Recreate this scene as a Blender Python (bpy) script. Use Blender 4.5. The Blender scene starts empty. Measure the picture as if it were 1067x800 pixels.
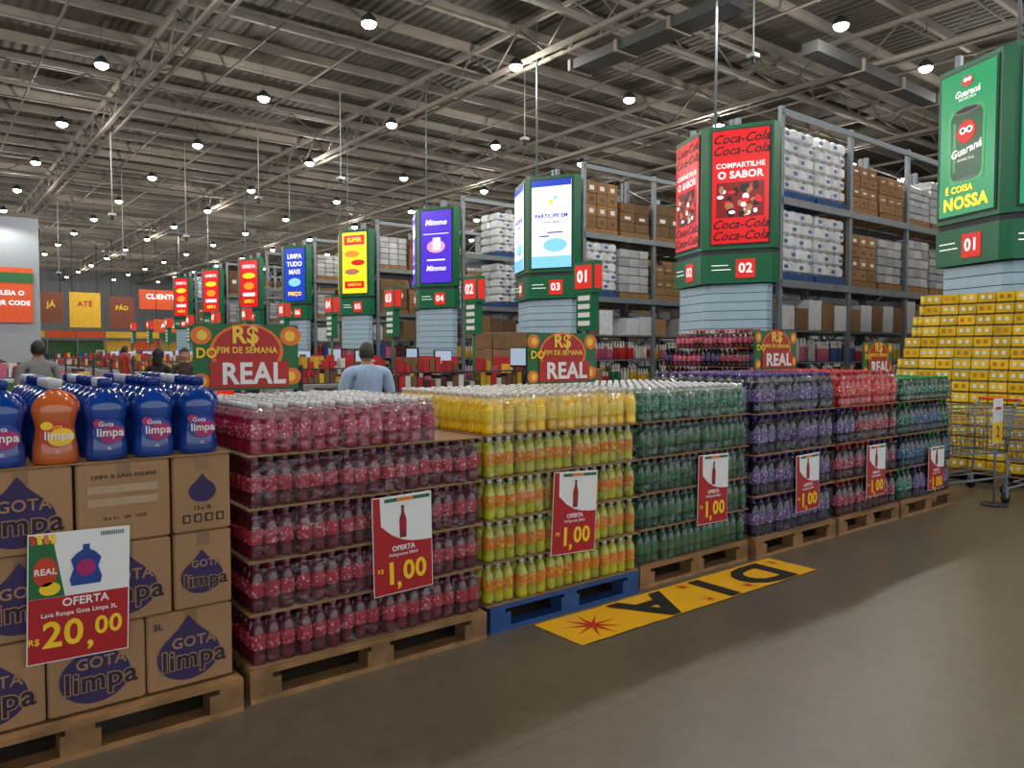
import bpy, math, random
import numpy as np
from mathutils import Matrix, Vector
random.seed(7); rng=np.random.default_rng(7)
sc=bpy.context.scene
sc.view_settings.view_transform='Standard'
sc.view_settings.look='None'
sc.view_settings.exposure=0.18
# ------------------------------------------------------------------ materials
ML=[]; MN={}
def mat(name,col,rough=.5,metal=0,var=.12,scale=6,bump=0,emit=0,coat=0,island=0,trans=0):
    if name in MN: return MN[name]
    m=bpy.data.materials.new(name); m.use_nodes=True
    nt=m.node_tree; N=nt.nodes; L=nt.links; b=N['Principled BSDF']
    tc=N.new('ShaderNodeTexCoord'); no=N.new('ShaderNodeTexNoise'); no.inputs['Scale'].default_value=scale; no.inputs['Detail'].default_value=4
    L.new(tc.outputs['Object'],no.inputs['Vector'])
    mp=N.new('ShaderNodeMapRange'); mp.inputs['From Min'].default_value=.3; mp.inputs['From Max'].default_value=.7
    mp.inputs['To Min'].default_value=1-var; mp.inputs['To Max'].default_value=1+var
    L.new(no.outputs['Fac'],mp.inputs['Value'])
    val=mp.outputs[0]
    if island:
        g=N.new('ShaderNodeNewGeometry'); m2=N.new('ShaderNodeMapRange')
        m2.inputs['To Min'].default_value=1-island; m2.inputs['To Max'].default_value=1+island
        L.new(g.outputs['Random Per Island'],m2.inputs['Value'])
        mu=N.new('ShaderNodeMath'); mu.operation='MULTIPLY'; L.new(val,mu.inputs[0]); L.new(m2.outputs[0],mu.inputs[1]); val=mu.outputs[0]
    vm=N.new('ShaderNodeVectorMath'); vm.operation='SCALE'; vm.inputs[0].default_value=col[:3]
    L.new(val,vm.inputs['Scale'])
    L.new(vm.outputs[0],b.inputs['Base Color'])
    b.inputs['Roughness'].default_value=rough; b.inputs['Metallic'].default_value=metal
    b.inputs['Coat Weight'].default_value=coat; b.inputs['Transmission Weight'].default_value=trans
    if emit:
        L.new(vm.outputs[0],b.inputs['Emission Color']); b.inputs['Emission Strength'].default_value=emit
    if bump:
        bp=N.new('ShaderNodeBump'); bp.inputs['Strength'].default_value=bump; bp.inputs['Distance'].default_value=.02
        L.new(no.outputs['Fac'],bp.inputs['Height']); L.new(bp.outputs[0],b.inputs['Normal'])
    ML.append(m); MN[name]=len(ML)-1; return MN[name]
def hexc(h):
    h=h.lstrip('#'); c=[int(h[i:i+2],16)/255 for i in (0,2,4)]
    return tuple(x/12.92 if x<=.04045 else ((x+.055)/1.055)**2.4 for x in c)
def M(name,h,**k): return mat(name,hexc(h),**k)
# ------------------------------------------------------------------ mesh builder
def T(v,faces,mi,smooth=False):
    v=np.array(v,float).reshape(-1,3)
    sizes=np.array([len(f) for f in faces],int); loops=np.array([i for f in faces for i in f],int)
    mats=np.full(len(faces),mi,int) if np.isscalar(mi) else np.array(mi,int)
    return (v,loops,sizes,mats,np.full(len(faces),smooth,bool))
def join(ts):
    off=0; V=[];Lo=[];S=[];Ma=[];Sm=[]
    for t in ts:
        V.append(t[0]);Lo.append(t[1]+off);S.append(t[2]);Ma.append(t[3]);Sm.append(t[4]);off+=len(t[0])
    return tuple(np.concatenate(a) for a in (V,Lo,S,Ma,Sm))
def xf(t,mx):
    A=np.array(mx); v=t[0]@A[:3,:3].T+A[:3,3]
    return (v,)+t[1:]
def mv(t,x,y,z): return (t[0]+np.array([x,y,z]),)+t[1:]
BF=[(0,3,2,1),(4,5,6,7),(0,1,5,4),(1,2,6,5),(2,3,7,6),(3,0,4,7)]
def box(x0,y0,z0,x1,y1,z1,m):
    return T([(x0,y0,z0),(x1,y0,z0),(x1,y1,z0),(x0,y1,z0),(x0,y0,z1),(x1,y0,z1),(x1,y1,z1),(x0,y1,z1)],BF,m)
def boxb(x0,y0,z0,x1,y1,z1,m,b=.01):
    pts=[(x0+b,y0),(x1-b,y0),(x1,y0+b),(x1,y1-b),(x1-b,y1),(x0+b,y1),(x0,y1-b),(x0,y0+b)]
    cx,cy=(x0+x1)/2,(y0+y1)/2
    def ins(p): return (p[0]+(b if p[0]<cx else -b),p[1]+(b if p[1]<cy else -b))
    v=[(*ins(p),z0) for p in pts]+[(*p,z0+b) for p in pts]+[(*p,z1-b) for p in pts]+[(*ins(p),z1) for p in pts]
    f=[tuple(range(7,-1,-1)),tuple(range(24,32))]
    for r in range(3):
        for i in range(8): f.append((r*8+i,r*8+(i+1)%8,(r+1)*8+(i+1)%8,(r+1)*8+i))
    return T(v,f,m)
def prism(pts,z0,z1,m):
    n=len(pts); v=[(*p,z0) for p in pts]+[(*p,z1) for p in pts]
    return T(v,[tuple(range(n-1,-1,-1)),tuple(range(n,2*n))]+[(i,(i+1)%n,n+(i+1)%n,n+i) for i in range(n)],m)
def poly_y(pts,y,th,m):
    n=len(pts); v=[(p[0],y,p[1]) for p in pts]+[(p[0],y-th,p[1]) for p in pts]
    return T(v,[tuple(range(n-1,-1,-1)),tuple(range(n,2*n))]+[(i,(i+1)%n,n+(i+1)%n,n+i) for i in range(n)],m)
def rect(x0,z0,x1,z1,y,m,th=.002): return poly_y([(x0,z0),(x1,z0),(x1,z1),(x0,z1)],y,th,m)
def ell(cx,cz,rx,rz,y,m,th=.002,n=28,rot=0):
    return poly_y([(cx+rx*math.cos(a)*math.cos(rot)-rz*math.sin(a)*math.sin(rot),cz+rx*math.cos(a)*math.sin(rot)+rz*math.sin(a)*math.cos(rot)) for a in [2*math.pi*i/n for i in range(n)]],y,th,m)
def star(cx,cz,r1,r2,n,y,m,th=.002):
    return poly_y([(cx+(r1 if i%2==0 else r2)*math.cos(math.pi*i/n),cz+(r1 if i%2==0 else r2)*math.sin(math.pi*i/n)) for i in range(2*n)],y,th,m)
def lathe(prof,seg,sx=1,sy=1,caps=True):
    v=[];f=[];ms=[]
    for r,z,_ in prof:
        for i in range(seg):
            a=2*math.pi*i/seg; v.append((r*math.cos(a)*sx,r*math.sin(a)*sy,z))
    for k in range(len(prof)-1):
        for i in range(seg):
            f.append((k*seg+i,k*seg+(i+1)%seg,(k+1)*seg+(i+1)%seg,(k+1)*seg+i)); ms.append(prof[k][2])
    if caps:
        f.append(tuple(range(seg-1,-1,-1))); ms.append(prof[0][2])
        k=len(prof)-1; f.append(tuple(range(k*seg,k*seg+seg))); ms.append(prof[-1][2])
    return T(v,f,ms,True)
def tube(p0,p1,r,m,seg=6,r1=None):
    p0=Vector(p0);p1=Vector(p1);d=p1-p0; r1=r if r1 is None else r1
    t=lathe([(r,0,m),(r1,d.length,m)],seg)
    q=d.to_track_quat('Z','Y').to_matrix().to_4x4()
    return xf(t,Matrix.Translation(p0)@q)
def path(ps,r,m,seg=6): return join([tube(ps[i],ps[i+1],r,m,seg) for i in range(len(ps)-1)])
def sph(cx,cy,cz,rx,ry,rz,m,seg=12,rings=8):
    pr=[(max(1e-4,math.sin(math.pi*k/rings)),-math.cos(math.pi*k/rings),m) for k in range(rings+1)]
    t=lathe(pr,seg); return (t[0]*np.array([rx,ry,rz])+np.array([cx,cy,cz]),)+t[1:]
class MB:
    def __init__(s): s.t=[]
    def add(s,*ts): s.t+=list(ts)
    def rep(s,t,offs):
        offs=np.array(offs,float).reshape(-1,3); m=len(offs)
        if m==0: return
        n=len(t[0]); v=(t[0][None]+offs[:,None]).reshape(-1,3)
        lo=(t[1][None]+(np.arange(m)*n)[:,None]).reshape(-1)
        s.t.append((v,lo,np.tile(t[2],m),np.tile(t[3],m),np.tile(t[4],m)))
    def build(s,name,parent=None,loc=(0,0,0),yaw=0):
        v,lo,S,ma,sm=join(s.t)
        me=bpy.data.meshes.new(name)
        me.vertices.add(len(v)); me.vertices.foreach_set('co',v.astype(np.float32).ravel())
        me.loops.add(len(lo)); me.loops.foreach_set('vertex_index',lo.astype(np.int32))
        me.polygons.add(len(S)); st=np.concatenate([[0],np.cumsum(S)[:-1]]).astype(np.int32)
        me.polygons.foreach_set('loop_start',st)
        u,inv=np.unique(ma,return_inverse=True)
        for i in u: me.materials.append(ML[int(i)])
        me.polygons.foreach_set('material_index',inv.astype(np.int32).ravel())
        me.polygons.foreach_set('use_smooth',sm)
        me.update(calc_edges=True); me.validate()
        o=bpy.data.objects.new(name,me); sc.collection.objects.link(o)
        o.location=loc; o.rotation_euler=(0,0,yaw)
        if parent: o.parent=parent
        return o
def empty(name,parent=None,loc=(0,0,0),yaw=0):
    o=bpy.data.objects.new(name,None); o.empty_display_size=.1; sc.collection.objects.link(o)
    o.location=loc; o.rotation_euler=(0,0,yaw)
    if parent: o.parent=parent
    return o
def txt(s,size,x,z,y,m,parent,name='lettering',bold=.0,align='CENTER',rot=None,sx=1.0,tilt=0,shear=0,sp=None):
    c=bpy.data.curves.new(name,'FONT'); c.body=s; c.size=size; c.align_x=align; c.align_y='CENTER'
    c.extrude=.0012; c.offset=bold*size; c.shear=shear; c.resolution_u=3
    c.space_character=sp if sp else 1+bold*2.2
    c.materials.append(ML[m]); o=bpy.data.objects.new(name,c); sc.collection.objects.link(o)
    o.location=(x,y,z); o.rotation_euler=rot if rot else (math.pi/2,0,0)
    if tilt: o.rotation_euler=(math.pi/2,-tilt,0)
    o.scale=(sx,1,1); o.parent=parent; return o
# ------------------------------------------------------------------ palette
WOOD=M('pallet_wood','#8f6a42',rough=.8,var=.3,scale=9,island=.22,bump=.2)
WOODB=M('pallet_blue_paint','#1f4a86',rough=.7,var=.25,island=.1)
CARD=M('cardboard','#a67f58',rough=.8,var=.07,scale=4,island=.08)
CARDD=M('cardboard_sheet','#94704a',rough=.85,var=.12)
TAPE=M('packing_tape','#8b6a48',rough=.3,var=.03)
PURP=M('print_purple','#3a2b58',rough=.8,var=.05)
WHITE=M('white_paper','#eeeeea',rough=.6,var=.02)
RED=M('poster_red','#b3121c',rough=.5,var=.04)
YEL=M('print_yellow','#ffd21c',rough=.5,var=.02)
BLACK=M('print_black','#101010',rough=.6,var=.05)
ORANGE=M('print_orange','#f07a1c',rough=.5,var=.03)
REDO=M('print_red_orange','#d03a18',rough=.5,var=.03)
GREEN=M('sign_green','#0f6b45',rough=.35,var=.04)
GREEND=M('board_green','#1c6a34',rough=.5,var=.06)
STEEL=M('galvanised_steel','#838c92',rough=.5,metal=.3,var=.1)
RSTEEL=M('roof_steel','#6c675e',rough=.7,var=.12,scale=2)
GSTEEL=M('girder_steel','#807a70',rough=.7,var=.12,scale=2)
DSTEEL=M('dark_steel','#33363a',rough=.5,metal=.3,var=.1)
CHROME=M('chrome_wire','#b9bdc0',rough=.25,metal=.9,var=.03)
RUBBER=M('wheel_rubber','#17181a',rough=.6)
LAMP=M('lamp_lens','#fff4dc',emit=18,var=0)
def film(name,fac,dif):
    m=bpy.data.materials.new(name); m.use_nodes=True; nt=m.node_tree;N=nt.nodes;L=nt.links
    N.remove(N['Principled BSDF']); out=N['Material Output']
    tr=N.new('ShaderNodeBsdfTransparent'); gl=N.new('ShaderNodeBsdfGlossy'); gl.inputs['Roughness'].default_value=.12
    df=N.new('ShaderNodeBsdfDiffuse'); df.inputs['Color'].default_value=(.9,.92,.95,1)
    no=N.new('ShaderNodeTexNoise'); no.inputs['Scale'].default_value=14; no.inputs['Detail'].default_value=3
    tc=N.new('ShaderNodeTexCoord'); L.new(tc.outputs['Object'],no.inputs['Vector'])
    bp=N.new('ShaderNodeBump'); bp.inputs['Strength'].default_value=.9; bp.inputs['Distance'].default_value=.02; L.new(no.outputs['Fac'],bp.inputs['Height']); L.new(bp.outputs[0],gl.inputs['Normal'])
    a=N.new('ShaderNodeMixShader'); a.inputs[0].default_value=dif; L.new(gl.outputs[0],a.inputs[1]); L.new(df.outputs[0],a.inputs[2])
    b=N.new('ShaderNodeMixShader'); b.inputs[0].default_value=fac; L.new(tr.outputs[0],b.inputs[1]); L.new(a.outputs[0],b.inputs[2])
    L.new(b.outputs[0],out.inputs['Surface']); ML.append(m); return len(ML)-1
FILM=film('shrink_film',.06,.1); FILMT=film('shrink_film_top',.16,.4)
# ------------------------------------------------------------------ floor
def floor_mat():
    i=M('polished_concrete','#655b4b',rough=.38,var=.1,scale=.7,bump=.02); m=ML[i]; nt=m.node_tree;N=nt.nodes;L=nt.links
    b=N['Principled BSDF']; tc=N['Texture Coordinate']
    sp=N.new('ShaderNodeTexNoise'); sp.inputs['Scale'].default_value=60; sp.inputs['Detail'].default_value=6; L.new(tc.outputs['Object'],sp.inputs['Vector'])
    r=N.new('ShaderNodeMapRange'); r.inputs['To Min'].default_value=.22; r.inputs['To Max'].default_value=.5; L.new(sp.outputs['Fac'],r.inputs['Value']); L.new(r.outputs[0],b.inputs['Roughness'])
    br=N.new('ShaderNodeTexBrick'); br.offset=0; br.inputs['Scale'].default_value=1; br.inputs['Brick Width'].default_value=6; br.inputs['Row Height'].default_value=2.3
    br.inputs['Mortar Size'].default_value=.004; br.inputs['Color1'].default_value=(1,1,1,1); br.inputs['Color2'].default_value=(.97,.97,.97,1); br.inputs['Mortar'].default_value=(.62,.62,.62,1)
    L.new(tc.outputs['Object'],br.inputs['Vector'])
    n2=N.new('ShaderNodeTexNoise'); n2.inputs['Scale'].default_value=9; n2.inputs['Detail'].default_value=8; n2.inputs['Roughness'].default_value=.7; L.new(tc.outputs['Object'],n2.inputs['Vector'])
    r2=N.new('ShaderNodeMapRange'); r2.inputs['From Min'].default_value=.3; r2.inputs['From Max'].default_value=.7; r2.inputs['To Min'].default_value=.84; r2.inputs['To Max'].default_value=1.14; L.new(n2.outputs['Fac'],r2.inputs['Value'])
    src=b.inputs['Base Color'].links[0].from_socket
    mx=N.new('ShaderNodeVectorMath'); mx.operation='MULTIPLY'; L.new(src,mx.inputs[0]); L.new(br.outputs['Color'],mx.inputs[1])
    m3=N.new('ShaderNodeVectorMath'); m3.operation='SCALE'; L.new(mx.outputs[0],m3.inputs[0]); L.new(r2.outputs[0],m3.inputs['Scale']); L.new(m3.outputs[0],b.inputs['Base Color'])
    return i
FL=floor_mat()
X0,X1,Y0_,Y1=-22,42,-12,88
b=MB(); b.add(box(X0,Y0_,-.2,X1,Y1,0,FL)); b.build('floor')
WALL=M('wall_paint','#98a0a8',rough=.8,var=.04,scale=.5)
WALLG=M('wall_panel_grey','#7e8286',rough=.7,var=.06,scale=.5)
ROOFM=M('roof_deck','#4c483f',rough=.8,var=.12,scale=.8)
def corr(i,axis):
    m=ML[i];N=m.node_tree.nodes;L=m.node_tree.links
    w=N.new('ShaderNodeTexWave'); w.bands_direction=axis; w.inputs['Scale'].default_value=1.2
    L.new(N['Texture Coordinate'].outputs['Object'],w.inputs['Vector'])
    bp=N.new('ShaderNodeBump'); bp.inputs['Strength'].default_value=.8; bp.inputs['Distance'].default_value=.06
    L.new(w.outputs['Fac'],bp.inputs['Height']); L.new(bp.outputs[0],N['Principled BSDF'].inputs['Normal'])
corr(ROOFM,'X'); corr(WALLG,'X')
b=MB(); b.add(box(X0,Y0_,9.75,X1,Y1,9.9,ROOFM)); b.build('ceiling')
b=MB(); b.add(box(X0,Y1,0,X1,Y1+.3,9.9,WALLG)); b.build('wall_back')
b=MB(); b.add(box(X1,Y0_,0,X1+.3,Y1,9.9,WALLG)); b.build('wall_right')
b=MB(); b.add(box(X0-.3,Y0_,0,X0,Y1,9.9,WALL)); b.build('wall_left')
b=MB(); b.add(box(X0+.1,46,0,5.4,46.4,8.45,WALL),box(5.1,46.4,0,5.4,70,8.45,WALL),box(X0+.1,45.9,8.3,5.5,46,8.5,RSTEEL)); b.build('wall_partition')
b=MB()
for y in np.arange(-11,87,1.65):
    b.add(box(X0+.1,y,9.52,X1-.1,y+.05,9.75,GSTEEL),box(X0+.1,y-.03,9.5,X1-.1,y+.08,9.53,GSTEEL))
b.build('roof_purlins')
b=MB()
for x in (-8.8,-1.8,5.1,12.0,18.9,25.8,32.7):
    for z in (8.55,9.4): b.add(box(x-.05,Y0_,z,x+.05,Y1-.1,z+.1,GSTEEL))
    b.add(box(x+.28,Y0_,8.55,x+.35,Y1-.1,8.62,GSTEEL))
    ys=np.arange(-11,86,1.0)
    for i,y in enumerate(ys):
        za,zb=(8.62,9.42) if i%2 else (9.42,8.62)
        b.add(tube((x,y,za),(x,y+1,zb),.025,RSTEEL,4))
        b.add(tube((x,y,8.6),(x+.32,y+.5,8.6),.016,RSTEEL,4),tube((x+.32,y+.5,8.6),(x,y+1,8.6),.016,RSTEEL,4))
b.build('roof_girders')
b=MB()
for y in (12.4,24.8,37.2,49.6,62,74.4):
    for z in (8.75,9.4): b.add(box(X0+.1,y-.05,z,X1-.1,y+.05,z+.09,GSTEEL))
    for i,x in enumerate(np.arange(X0+.2,X1-1,1.0)):
        za,zb=(8.8,9.4) if i%2 else (9.4,8.8)
        b.add(tube((x,y,za),(x+1,y,zb),.025,RSTEEL,4))
b.build('roof_cross_trusses')
b=MB()
for x in (33,):
    for y in (8,24.8,42,60): b.add(box(x-.2,y-.2,0,x+.2,y+.2,9.5,STEEL))
b.build('building_columns')
b=MB()
DUCT=M('duct_metal','#4a4c4c',rough=.5,metal=.2,var=.1)
for k in range(3): b.add(box(12.5,9.2+k*1.5,8.2,13.1,10.65+k*1.5,8.42,DUCT),box(12.45,10.62+k*1.5,8.17,13.15,10.7+k*1.5,8.43,GSTEEL))
for k in range(11): 
    b.add(box(16+k*2,9.4,8.2,17.95+k*2,9.8,8.45,DUCT),box(17.92+k*2,9.35,8.17,18+k*2,9.85,8.47,GSTEEL))
b.build('air_duct')
b=MB()
for (x,y) in ((3.0,0),(7.2,0),(9.3,0),(16,0),(22,0)): b.add(tube((x,Y0_,9.3),(x,Y1-.1,9.3),.035,RSTEEL,6))
for y in (7.0,17,27,38): b.add(tube((X0+.1,y,9.0),(X1-.1,y,9.0),.03,RSTEEL,6))
b.build('sprinkler_pipes')
b=MB()
PIPE=M('white_conduit','#b4b7b7',rough=.5)
for x,y,z in ((5.3,27.6,6.0),(13.9,17.1,7.6),(14.6,10.1,8.0),(10.6,22,6.9),(8.5,31,6.0),(9.5,26,6.8),(7.5,37,5.8),(6,44,5.5)):
    b.add(tube((x,y,z),(x,y,9.5),.018,PIPE,6),box(x-.1,y-.1,z-.08,x+.1,y+.1,z,PIPE),tube((x,y,z-.08),(x,y,z-.22),.05,DSTEEL,8))
b.build('hanging_conduit')
b=MB()
drum=lathe([(.05,.2,DSTEEL),(.1,.15,DSTEEL),(.15,.1,DSTEEL),(.165,.04,DSTEEL),(.17,.0,DSTEEL),(.165,.0,DSTEEL)],14)
lens=sph(0,0,0,.155,.155,.11,LAMP,14,8)
offs=[]
for i in range(-2,8):
    for j in range(-1,13):
        offs.append((3.8+3.9*i,8.6+6*j,8.35,i,j))
b.rep(join([drum,lens,tube((0,0,.2),(0,0,1.15),.006,DSTEEL,4)]),[o[:3] for o in offs]); b.build('high_bay_lamps')
ls=bpy.data.lights.new('high_bay_spot','SPOT'); ls.energy=240; ls.shadow_soft_size=.12; ls.color=(1,.96,.9); ls.spot_size=math.radians(158); ls.spot_blend=.35
lp=bpy.data.lights.new('high_bay_point','POINT'); lp.energy=205; lp.shadow_soft_size=.12; lp.color=(1,.95,.88)
le=empty('high_bay_lighting')
for (x,y,z,i,j) in offs:
    if -5<x<28 and (y<62 or (x<20 and (i+j)%2)):
        o=bpy.data.objects.new('lamp_light',lp if (i+j)%2 else ls); sc.collection.objects.link(o); o.location=(x,y,8.1); o.parent=le
# ------------------------------------------------------------------ pallet
def pallet(x0,x1,y0,y1,m,name='wooden_pallet'):
    b=MB(); n=7; w=.11
    for i in range(n):
        y=y0+(y1-y0-w)*i/(n-1); b.add(box(x0,y,.122,x1,y+w,.144,m))
    for x in (x0,(x0+x1)/2-.05,x1-.1): b.add(box(x,y0,.1,x+.1,y1,.122,m))
    for x in (x0,(x0+x1)/2-.07,x1-.14):
        for y in (y0,(y0+y1)/2-.05,y1-.1): b.add(box(x,y,.022,x+.14,y+.1,.1,m))
    for y in (y0,(y0+y1)/2-.05,y1-.1): b.add(box(x0,y,0,x1,y+.1,.022,m))
    return b.build(name)
# ------------------------------------------------------------------ bottles
def bottle(R,H,liq,lab,cap,seg=10,neck=None):
    nk=neck if neck is not None else liq
    p=[(.72,0,liq),(.97,.03,liq),(1,.1,liq),(.93,.2,liq),(.96,.3,lab),(1,.31,lab),(1,.6,liq),(.97,.63,liq),(.84,.73,liq),(.55,.83,nk),(.34,.88,nk),(.34,.9,cap),(.44,.9,cap),(.44,.98,cap),(.36,1,cap)]
    return lathe([(r*R,z*H,m) for r,z,m in p],seg)
def labmat(name,c1,c2,thr=.58):
    i=M(name,c1,rough=.4,var=.05,island=.1); m=ML[i];N=m.node_tree.nodes;L=m.node_tree.links;b_=N['Principled BSDF']
    n=N.new('ShaderNodeTexNoise'); n.inputs['Scale'].default_value=75; n.inputs['Detail'].default_value=1; L.new(N['Texture Coordinate'].outputs['Object'],n.inputs['Vector'])
    r=N.new('ShaderNodeMapRange'); r.inputs['From Min'].default_value=thr; r.inputs['From Max'].default_value=thr+.03; L.new(n.outputs['Fac'],r.inputs['Value'])
    mx=N.new('ShaderNodeMix'); mx.data_type='RGBA'; L.new(r.outputs[0],mx.inputs[0]); L.new(b_.inputs['Base Color'].links[0].from_socket,mx.inputs[6]); mx.inputs[7].default_value=(*hexc(c2),1)
    L.new(mx.outputs[2],b_.inputs['Base Color']); return i
def liq(name,c): return M(name,c,rough=.14,var=.15,scale=12,coat=.4,island=.22)
capW=M('cap_white','#dcdddd',rough=.4,island=.08); capR=M('cap_red','#b01c22',rough=.4); capG=M('cap_green','#1f8a44',rough=.4); capB=M('cap_black','#222025',rough=.4); capP=M('cap_purple','#4c2f7d',rough=.4); capM=M('cap_dull','#8a6a70',rough=.4)
SH=.235; bh=.224; br=.0352
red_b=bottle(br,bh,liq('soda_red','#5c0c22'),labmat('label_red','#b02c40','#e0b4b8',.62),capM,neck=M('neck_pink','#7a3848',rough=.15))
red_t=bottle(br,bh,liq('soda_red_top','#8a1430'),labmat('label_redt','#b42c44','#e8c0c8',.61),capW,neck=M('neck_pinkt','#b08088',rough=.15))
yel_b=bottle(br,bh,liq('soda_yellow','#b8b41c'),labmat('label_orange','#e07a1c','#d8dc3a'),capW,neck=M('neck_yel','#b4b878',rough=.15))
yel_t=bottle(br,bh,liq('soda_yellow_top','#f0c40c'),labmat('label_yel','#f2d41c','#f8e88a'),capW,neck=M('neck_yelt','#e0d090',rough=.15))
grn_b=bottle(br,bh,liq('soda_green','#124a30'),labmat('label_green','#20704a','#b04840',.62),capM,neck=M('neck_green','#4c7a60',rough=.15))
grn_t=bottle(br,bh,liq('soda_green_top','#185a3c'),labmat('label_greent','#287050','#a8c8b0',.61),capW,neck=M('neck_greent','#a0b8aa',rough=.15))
R2=.047
def big(n,c,lab1,lab2,cap): return bottle(R2,.295,liq(n,c),labmat(n+'_label',lab1,lab2),cap,12)
pur=big('soda_grape','#1e1636','#5c4a88','#d0b8d0',capP)
cola=big('soda_cola','#3c0e16','#9a2844','#e8c0c4',capR)
blk=big('soda_dark','#151024','#382a60','#a894c0',capP)
rdt=big('soda_strawberry','#b81014','#d81c20','#f8d8c0',capR)
tea=big('soda_guarana','#0a4030','#187058','#c0dcd0',capG)
blu=big('soda_blue','#142844','#245880','#b0c4d8',capB)
def filmsheet(x0,x1,y,z0,z1,n=5):
    v=[];f=[]
    for j in range(4):
        for i in range(n): v.append((x0+(x1-x0)*i/(n-1),y-rng.uniform(0,.012)*(0<i<n-1),z0+(z1-z0)*j/3))
    for j in range(3):
        for i in range(n-1): f.append((j*n+i,j*n+i+1,(j+1)*n+i+1,(j+1)*n+i))
    return T(v,f,FILM,True)
def filmtop(x0,x1,y0,y1,z,n=4):
    v=[];f=[]
    for j in range(n):
        for i in range(n): v.append((x0+(x1-x0)*i/(n-1),y0+(y1-y0)*j/(n-1),z-rng.uniform(0,.01)-(.05 if (i in(0,n-1) or j in (0,n-1)) else 0)))
    for j in range(n-1):
        for i in range(n-1): f.append((j*n+i,j*n+i+1,(j+1)*n+i+1,(j+1)*n+i))
    return T(v,f,FILMT,True)
def stack(name,x0,x1,y0,y1,zb,layers):
    b=MB(); z=zb
    for li,l in enumerate(layers):
        R=l['R'];H=l['H'];lx0=l.get('x0',x0);lx1=l.get('x1',x1); ly0=l.get('y0',y0)
        nx=int((lx1-lx0)/(2*R)+1e-6); ny=int((y1-ly0)/(2*R)+1e-6); px=(lx1-lx0)/nx
        full=l.get('full',False)
        b.add(box(x0-.012,y0-.012,z-.006,x1+.012,y1,z,CARDD))
        by={}
        for i in range(nx):
            for j in range(ny):
                if not full and not(j<2 or i<1 or i>=nx-1 or j==ny-1): continue
                pk=(i//3,j//2)
                random.seed(li*1000+pk[0]*37+pk[1]*11+len(name)); k=random.randrange(len(l['t']))
                pdy=random.uniform(-.012,.014) if j<2 else 0
                random.seed(li*7919+i*131+j*17)
                squeeze=-((i%3)-1)*(px-2*R*.985)
                dx=random.uniform(-.001,.001);dy=random.uniform(-.004,.004)+pdy
                by.setdefault(k,[]).append((lx0+R+i*px+dx+squeeze,ly0+R+j*2*R+dy+.004,z+random.uniform(0,.002)))
        for k,o in by.items(): b.rep(l['t'][k],o)
        for i in range(0,nx,3):
            xe=min(lx0+(i+3)*px,lx1)
            b.add(filmsheet(lx0+i*px+.002,xe-.002,ly0-.012,z+.004,z+H*.93))
            if full:
                for j in range(0,ny,2): b.add(filmtop(lx0+i*px,xe,ly0+j*2*R,min(ly0+(j+2)*2*R,y1),z+H*.985))
        z+=l['sh']
    return b.build(name)
YF=3.33; YB=4.38
def L5(t,tt,**k):
    return [dict(t=t,R=br,H=bh,sh=SH) for _ in range(4)]+[dict(t=tt,R=br,H=bh,sh=SH,full=True,**k)]
pallet(1.14,2.42,YF-.03,YB+.05,WOOD)
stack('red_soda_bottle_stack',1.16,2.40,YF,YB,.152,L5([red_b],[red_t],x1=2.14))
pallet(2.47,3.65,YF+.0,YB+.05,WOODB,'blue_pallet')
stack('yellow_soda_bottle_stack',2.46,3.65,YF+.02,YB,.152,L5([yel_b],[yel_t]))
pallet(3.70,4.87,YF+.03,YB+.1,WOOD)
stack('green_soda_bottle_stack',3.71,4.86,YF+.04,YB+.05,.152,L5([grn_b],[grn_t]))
def L3(t,tt,**k): return [dict(t=t,R=R2,H=.295,sh=.31) for _ in range(3)]+[dict(t=tt,R=R2,H=.295,sh=.31,full=True,**k)]
pallet(4.93,6.06,YF+.0,YB+.1,WOOD)
stack('grape_soda_bottle_stack',4.95,6.04,YF+.02,YB+.05,.152,L3([pur,pur,blk],[blk,pur]))
pallet(6.11,7.17,YF,YB+.1,WOOD)
stack('cola_soda_bottle_stack',6.12,7.15,YF+.02,YB+.05,.152,L3([cola,cola,pur],[rdt]))
pallet(7.22,8.34,YF,YB+.1,WOOD)
shortg=bottle(R2,.22,MN['soda_guarana'],MN['soda_guarana_label'],capG,12)
stack('guarana_soda_bottle_stack',7.24,8.32,YF+.02,YB+.05,.152,[dict(t=[blu,tea,pur],R=R2,H=.295,sh=.31) for _ in range(2)]+[dict(t=[tea,blu],R=R2,H=.295,sh=.31),dict(t=[shortg],R=R2,H=.22,sh=.24,full=True)])
# ------------------------------------------------------------------ carton stack with detergent jugs
pallet(-.14,1.10,YF-.06,YB+.02,WOOD)
root=empty('detergent_carton_stack')
b=MB(); BH=.322; z=.15
rows=[[(-.32,.35),( .03,.35),(.38,.35),(.73,.35)],[(-.21,.35),(.14,.345),(.49,.345),(.84,.24)],[(-.21,.35),(.14,.345),(.49,.345),(.84,.24)]]
faces=[]
random.seed(12)
for li,row in enumerate(rows):
    for (x,w) in row:
        for d in range(3):
            y0=YF+d*.345+random.uniform(0,.008)*(d==0)
            b.add(boxb(max(x,-.13)+.003,y0,z+.001,x+w-.004,y0+.335,z+BH-.003,CARD,.007))
            if d==0:
                b.add(box(x+w/2-.025 if x>-.13 else .02,y0-.0015,z+BH-.06,x+w/2+.025 if x>-.13 else .05,y0+.001,z+BH-.004,TAPE))
                faces.append((li,x,w,z))
    z+=BH
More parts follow.
